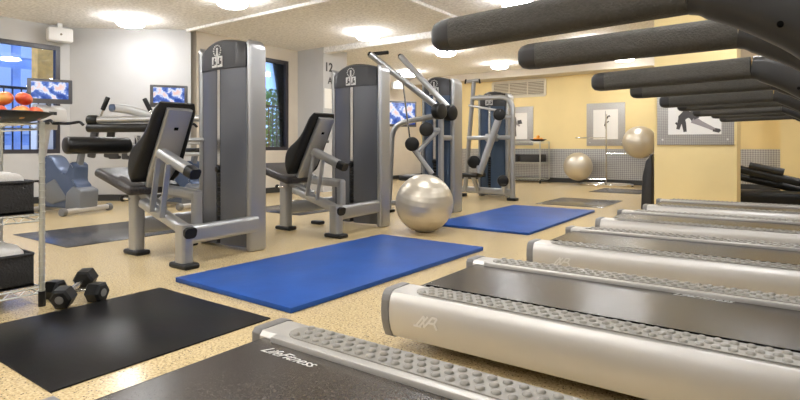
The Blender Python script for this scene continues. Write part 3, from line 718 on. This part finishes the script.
# ------------------------------------------------------------------ wire racks, baskets, towels, fruit
def make_rack(label, loc, rz):
    t = thing('wire_rack', label, 'shelf', loc, rz, 'chrome wire racks')
    W, D = 1.2, .66                      # along local y, along local x
    for sx in (-1, 1):
        for sy in (-1, 1):
            m = MB(); x, y = sx * D / 2, sy * W / 2
            m.cyl((x, y, .05), (x, y, 1.10), .0155, 14)
            for k in range(24): m.lathe((x, y, .10 + k * .042), [(.0155, -.004), (.018, -.002), (.018, .002), (.0155, .004)], 14)
            p = m.build('post', 'wire', t)
            MB().cyl((x, y, 0), (x, y, .09), .02, 12).build('foot', 'black', p)
    for z in (1.09, .545, .115):
        m = MB()
        for sx in (-1, 1):
            for dz in (0, -.035): m.tube([(sx * (D / 2 - .004), -W / 2, z + dz), (sx * (D / 2 - .004), W / 2, z + dz)], .005, 6)
            zz = [(sx * (D / 2 - .004), -W / 2 + i * .04, z - (.035 if i % 2 else 0)) for i in range(31)]
            m.tube(zz, .003, 5)
        for sy in (-1, 1):
            for dz in (0, -.035): m.tube([(-D / 2, sy * (W / 2 - .004), z + dz), (D / 2, sy * (W / 2 - .004), z + dz)], .005, 6)
        for i in range(1, 40): y = -W / 2 + i * W / 40; m.tube([(-D / 2, y, z + .004), (D / 2, y, z + .004)], .0025, 5)
        m.build('shelf', 'wire', t)
    return t
RK = Vector((-3.92, .75, 0))
rk = make_rack('chrome wire rack of towel baskets at the left edge', RK, 0)
RK2 = Vector((-5.68, 13.72, 0))
dup(rk, RK2, R(-90), 'chrome wire rack against the tread plate wall at the back')
def basket(c, label, rz=0):
    t = thing('towel_basket', label, 'basket', c, rz, 'black towel baskets')
    m = MB(); w, d, h, q = .52, .52, .19, .018
    bx(m, -w / 2, w / 2, -d / 2, d / 2, 0, q)
    for s in (-1, 1):
        m.box((s * (w / 2 - q / 2), 0, h / 2), (q, d, h), bev=.005); m.box((0, s * (d / 2 - q / 2), h / 2), (w - 2 * q, q, h), bev=.005)
    b_ = m.build('body', 'basket', t)
    rim = [(sx * w / 2, sy * d / 2, h) for sx, sy in ((-1, -1), (1, -1), (1, 1), (-1, 1))]
    MB().sweep(fillet_loop(rim, .03), circ(.011, .011, 8), closed=True).build('rim', 'basket', t)
def towel(c, label, seed, rz=0, group='white towels in the baskets'):
    rnd = random.Random(seed); m = MB(); n = 13
    m.box((0, 0, 0), (.47, .145, .09), bev=.04, seg=4)
    bmesh.ops.subdivide_edges(m.bm, edges=[e for e in m.bm.edges if e.calc_length() > .2], cuts=8)
    for v in m.bm.verts:
        if v.co.z > 0: v.co.z += .008 * math.sin(v.co.x * 31 + seed) + .006 * math.sin(v.co.x * 67 + seed * 2 + v.co.y * 40)
    tag(m.build('towel', 'towel', loc=c, rot=(0, 0, rz), smooth=70), label, 'towel', group)
for zi, (z, nm) in enumerate(((.552, 'upper basket of the near wire rack'), (.122, 'lower basket of the near wire rack'))):
    for k, yo in enumerate((.29, -.28)):
        c = RK + Vector((.04, yo + .02, z))
        basket(c, ('black towel basket at the far end of the near rack, %s shelf' if k == 0 else 'black towel basket at the near end of the near rack, %s shelf') % ('middle' if zi == 0 else 'bottom'))
        if k == 0:
            for j in range(3):
                towel(c + Vector((0, -.155 + j * .155, .065)), 'bottom layer white towel in the ' + nm, j + zi * 10)
                towel(c + Vector((0, -.155 + j * .155, .195 + .014 * (j == 1))), 'rumpled white towel on top in the ' + nm + (', nearest end', ', middle', ', farthest end')[j], j + 5 + zi * 10)
for k, xo in enumerate((-.30, .28)):
    basket(RK2 + Vector((xo, 0, .552)), ('left' if k == 0 else 'right') + ' black basket on the middle shelf of the rack at the back wall')
def bowl(c, r, label):
    t = thing('fruit_bowl', label, 'bowl', c)
    MB().lathe((0, 0, 0), [(0, .0), (r * .42, 0), (r * .62, .008), (r * .86, .030), (r, .052), (r * .985, .057), (r * .84, .036), (r * .6, .014), (r * .4, .006), (0, .006)], 36).build('dish', 'black', t, smooth=60)
    rg = [(r * math.cos(2 * PI * i / 36), r * math.sin(2 * PI * i / 36), .055) for i in range(36)]
    MB().sweep(rg, circ(.005, .005, 6), closed=True).build('rim', 'black', t)
def apple(c, r, m, label, rot=(0, 0, 0), stem=True):
    t = thing('apple', label, 'apple', c, group='apples in the near fruit bowl')
    t.rotation_euler = rot
    prof = []
    for i in range(17):
        a = PI * i / 16; rr = r * (1 + .06 * math.cos(2 * a) * -1)
        zz = -math.cos(a) * r * .93
        dim = .16 * r * math.exp(-(math.sin(a) / .32) ** 2)
        prof.append((rr * math.sin(a) if 0 < i < 16 else 0, zz - dim if a > PI / 2 else zz + dim * .6))
    MB().lathe((0, 0, 0), prof, 24).build('flesh', m, t, smooth=80)
    MB().tube([(0, 0, r * .72), (.004, 0, r * 1.08)], .002, 6).build('stem', 'stem', t)
BC = Vector((-3.70, 1.20, 1.097))
bowl(BC, .235, 'wide black fruit bowl of apples on top of the near wire rack')
def pos(r, a, z): return (r * math.cos(R(a)), r * math.sin(R(a)), z)
ap = [(*pos(.155, 90 + k * 40, .063), ('apple', 'apple2')[k % 2 if k else 0], 'apple in the outer ring of the near fruit bowl') for k in range(9)]
ap += [(*pos(.062, 60 + k * 120, .060), 'apple', 'apple in the middle of the bottom layer of the near fruit bowl') for k in range(3)]
ap += [(.03, .085, .150, 'apple', 'red apple on top of the pile, toward the right of the near bowl'), (.05, -.02, .146, 'apple2', 'yellow red apple on top of the pile, nearest the viewer'), (-.05, .0, .146, 'apple', 'red apple on top of the pile, toward the window')]
for i, (x, y, z, m, l) in enumerate(ap): apple(BC + Vector((x, y, z - .010)), .043, m, l, (R(20 * math.sin(i * 2)), R(25 * math.cos(i * 3)), i))
BC2 = RK2 + Vector((.42, 0, 1.097))
bowl(BC2, .22, 'black fruit bowl of oranges on the rack at the back wall')
for i, (x, y, z) in enumerate(((-.09, 0, .065), (.09, 0, .065), (0, .09, .065), (0, -.09, .065), (0, 0, .135))):
    tag(MB().sphere((0, 0, 0), .046, 18, 12).build('orange', 'orange', loc=BC2 + Vector((x, y, z - .012))), ('orange on top of the pile in the far bowl' if i == 4 else 'orange in the bottom layer of the far fruit bowl'), 'orange', 'oranges in the far fruit bowl')

# ------------------------------------------------------------------ dumbbells
def dumbbell(a, b, label):
    a, b = Vector(a), Vector(b); c = (a + b) / 2; d = (b - a).normalized(); L_ = (b - a).length
    t = thing('dumbbell', label, 'dumbbell', c, group='hex dumbbells')
    for s in (-1, 1):
        e = d * s * L_ / 2
        p = circ(1, 1, 6)
        MB().sweep([e - d * .048, e - d * .036, e + d * .036, e + d * .048], p, scale=[.050, .064, .064, .050]).build('hex_head', 'black', t, smooth=20)
        MB().cyl(e + d * s * .046, e + d * s * .050, .024, 16).build('head_disc', 'capgrey', t)
    pts = [d * (k - .5) * (L_ - .09) for k in (0, .1, .5, .9, 1)]
    MB().sweep(pts, circ(.016, .016, 14), scale=[.9, .9, 1.1, .9, .9]).build('handle', 'chrome', t, smooth=60)
dumbbell((-3.44, 1.405, .066), (-3.63, 1.615, .108), 'hex dumbbell with its far end raised, lying across the other')
dumbbell((-3.70, 1.465, .056), (-3.43, 1.59, .056), 'hex dumbbell lying flat under the handle of the other')

# ------------------------------------------------------------------ television, vent, pictures, signs
t = thing('television', 'flat television on a bracket high on the beige wall', 'television', (-8.72, 12.2, 1.88), R(-32))
MB().box((0, 0, 0), (.07, 1.02, .72), bev=.015).build('case', 'bezel', t)
MB().box((.036, 0, .01), (.006, .92, .60)).build('screen', 'bigscreen', t)
MB().sweep([(-.03, 0, 0), (-.42, -.24, 0)], rrect(.06, .06, .015)).build('bracket', 'bezel', t)
t = thing('air_vent', 'wide louvred air vent high on the yellow back wall', 'vent', (-6.02, 14.2, 2.59))
m = MB(); w, h = 1.56, .44
for s in (-1, 1): bx(m, s * w / 2 - .03, s * w / 2 + .03, -.03, 0, -h / 2, h / 2); bx(m, -w / 2, w / 2, -.03, 0, s * h / 2 - .03, s * h / 2 + .03)
bx(m, -.29, -.26, -.03, 0, -h / 2, h / 2); bx(m, .26, .29, -.03, 0, -h / 2, h / 2)
m.build('frame', 'ventgrey', t)
bx(MB(), -w / 2, w / 2, -.006, 0, -h / 2, h / 2).build('backing', 'ventdark', t)
m = MB()
for k in range(9): m.box((0, -.016, -h / 2 + .05 + k * .043), (w - .06, .024, .014), rot=Matrix.Rotation(R(35), 3, 'X'))
m.build('louvres', 'ventgrey', t)
def picture(x0, x1, z0, z1, y, border, label, figs):
    w, h = x1 - x0, z1 - z0
    t = thing('framed_print', label, 'picture', ((x0 + x1) / 2, y, (z0 + z1) / 2))
    MB().box((0, -.012, 0), (w, .024, h), bev=.004).build('metal_frame', 'frame_metal', t)
    p = MB().box((0, -.026, 0), (w - 2 * border, .004, h - 2 * border)).build('print', 'paper', t)
    for s in (-1, 1):
        MB().cyl((s * (w / 2 - border / 2), -.03, -h / 2 + border / 2), (s * (w / 2 - border / 2), -.02, -h / 2 + border / 2), .014, 12).build('screw_cap', 'sprint', t)
    pw, ph = (w - 2 * border) / 2, (h - 2 * border) / 2
    for mm, polys in figs:
        q = MB()
        for i, pts in enumerate(polys):
            if len(pts) == 2 and not isinstance(pts[0], tuple): pass
            q.sweep([(a * pw, -.0285, b_ * ph) for a, b_, r_ in pts], circ(1, .0012 / .03, 10), up=(0, 1, 0), scale=[(r_ * ph, .03) for a, b_, r_ in pts])
        q.build('printed_figure', mm, p, smooth=0)
# a bending athlete with one leg stretched to the right
figA = [('ink', [[(-.50, -.45, .14), (-.46, -.1, .20), (-.28, .12, .24), (-.05, .05, .24), (.05, -.2, .20)]]), ('ink', [[(-.52, -.2, .12), (-.62, -.72, .08)]]), ('ink', [[(-.40, -.3, .11), (-.34, -.86, .08)]]), ('ink', [[(-.66, -.50, .15), (-.60, -.44, .16)]]),
        ('ink2', [[(-.05, -.2, .20), (.25, -.42, .13), (.55, -.62, .10), (.78, -.78, .08)]]), ('ink', [[(.70, -.76, .10), (.90, -.82, .11), (.97, -.78, .05)]]), ('ink2', [[(-.2, .25, .13), (-.05, .42, .10), (.1, .45, .10)]])]
picture(-1.44, -.50, .98, 1.79, 8.4, .145, 'framed print of a bending athlete on the yellow column', figA)
figB = [('ink', [[(-.03, -.12, .08), (.02, .05, .06), (.05, .3, .06), (.12, .45, .07), (.3, .58, .04), (.36, .5, .04)]]), ('ink', [[(.05, .1, .04), (.28, .2, .03)]]), ('ink2', [[(.0, .9, .02), (.0, -.3, .02)]])]
picture(-4.12, -3.17, .98, 2.08, 14.2, .17, 'framed print of a slim figure behind the ball stand pole', figB)
figC = [('ink', [[(-.3, .7, .12), (-.35, .3, .22), (-.4, -.2, .2), (-.3, -.8, .16)]]), ('ink', [[(.2, .45, .16), (.25, .15, .2)]]), ('ink2', [[(-.1, .2, .08), (.25, .0, .07)]])]
picture(-6.5, -5.58, 1.0, 2.08, 14.2, .17, 'framed print above the far wire rack, partly hidden by the hoop', figC)
t = thing('wall_clock_digits', 'black stick on numerals high on the corner pillar', 'sign', (-7.83, 8.36, 2.6))
rot = Matrix.Rotation(R(90), 4, 'Z') @ Matrix.Rotation(R(90), 4, 'X')
lettering('numerals', '12', .26, 'ink', t, Matrix.Translation((.004, 0, .04)) @ rot, shear=0, depth=.003)
lettering('letter', 'A', .2, 'ink', t, Matrix.Translation((.004, .04, -.24)) @ rot, shear=0, depth=.003)
tag(MB().box((0, 0, 0), (.006, .22, .42)).build('paper_notice', 'paper', loc=(-7.827, 8.34, 1.98)), 'white paper notice below the numerals on the corner pillar', 'notice')

# ------------------------------------------------------------------ right rear: dark stand, elliptical
t = thing('waste_bin', 'slim dark grey upright bin standing left of the yellow column', 'bin', (-1.66, 8.9, 0))
prof = [(-.07, 0), (.09, 0), (.09, .82), (.06, .82), (.0, .74), (-.05, .5)]
MB().prism([(x, -.16, z) for x, z in prof], (0, .32, 0), bev=.015).build('body', 'head', t)
MB().box((.072, 0, .83), (.05, .26, .024), bev=.008).build('lid', 'console', t)
t = thing('elliptical_trainer', 'black elliptical trainer lying low behind the yellow column', 'elliptical trainer', (.1, 10.5, 0))
for y0, z0, y1, z1, k in ((-.28, .62, -.34, .36, 0), (.28, .46, .2, .22, 1)):
    p = MB().sweep([(-.75, y0, z0), (.35, y1, z1)], rrect(.16, .12, .05, 5)).build('pedal_arm', 'black', t, smooth=50)
    MB().sweep([(-.5, y0 - .01, z0 + .04), (-.05, y1 + .04, z0 - .06)], rrect(.22, .10, .045, 5)).build('foot_plate', 'console', p, smooth=50)
MB().box((-.2, 0, .14), (1.5, .5, .20), bev=.06).build('base', 'black', t)
for x in (-.85, .5): MB().box((x, 0, .025), (.12, .7, .05), bev=.015).build('foot', 'black', t)
MB().cyl((.55, -.16, .42), (.55, .16, .42), .36, 32, bev=.05).build('drive_housing', 'console', t, smooth=50)
MB().sweep([(.6, 0, .7), (.7, 0, 1.45)], rrect(.1, .1, .03)).build('mast', 'console', t)
MB().box((.68, 0, 1.5), (.1, .4, .26), rot=Matrix.Rotation(R(-20), 3, 'Y'), bev=.03).build('console', 'console', t)
for s in (-1, 1): MB().sweep(fillet([(.55, s * .24, .5), (.5, s * .26, 1.0), (.46, s * .26, 1.4)], .2), circ(.02, .02, 10)).build('swing_arm', 'console', t)

# ------------------------------------------------------------------ daylight, camera, view
w = bpy.data.worlds.new('sky'); bpy.context.scene.world = w; w.use_nodes = True
nt = w.node_tree; bg = nt.nodes['Background']
sky = nt.nodes.new('ShaderNodeTexSky'); sky.sky_type = 'HOSEK_WILKIE'; sky.sun_direction = (.5, -.6, .6); sky.turbidity = 2.5
mx = nt.nodes.new('ShaderNodeMixRGB'); mx.blend_type = 'MULTIPLY'; mx.inputs['Fac'].default_value = 1; mx.inputs['Color2'].default_value = (.75, .9, 1.25, 1)
nt.links.new(sky.outputs['Color'], mx.inputs['Color1']); nt.links.new(mx.outputs['Color'], bg.inputs['Color'])
bg.inputs['Strength'].default_value = 9.0
sun = bpy.data.lights.new('sun', 'SUN'); sun.energy = 3.0; sun.angle = R(1); sun.color = (1, .97, .92)
so = bpy.data.objects.new('sun', sun); COL.objects.link(so); so.rotation_euler = Vector((-.45, .75, -.6)).to_track_quat('-Z', 'Y').to_euler()

sc = bpy.context.scene
cam = bpy.data.cameras.new('camera'); co = bpy.data.objects.new('camera', cam); COL.objects.link(co)
co.location = (0, 0, .95); co.rotation_euler = (R(90), 0, R(35.5))
cam.sensor_width = 36; cam.lens = 533 / 800 * 36; cam.shift_y = -53 / 800
cam.clip_start = .03; cam.clip_end = 100
sc.camera = co
sc.view_settings.view_transform = 'Standard'; sc.view_settings.look = 'None'; sc.view_settings.gamma = 1
sc.view_settings.use_curve_mapping = False
sc.view_settings.exposure = 0.0
sc.cycles.max_bounces = 8; sc.cycles.diffuse_bounces = 5; sc.cycles.glossy_bounces = 4
sc.cycles.use_denoising = True
sc.cycles.sample_clamp_indirect = 6
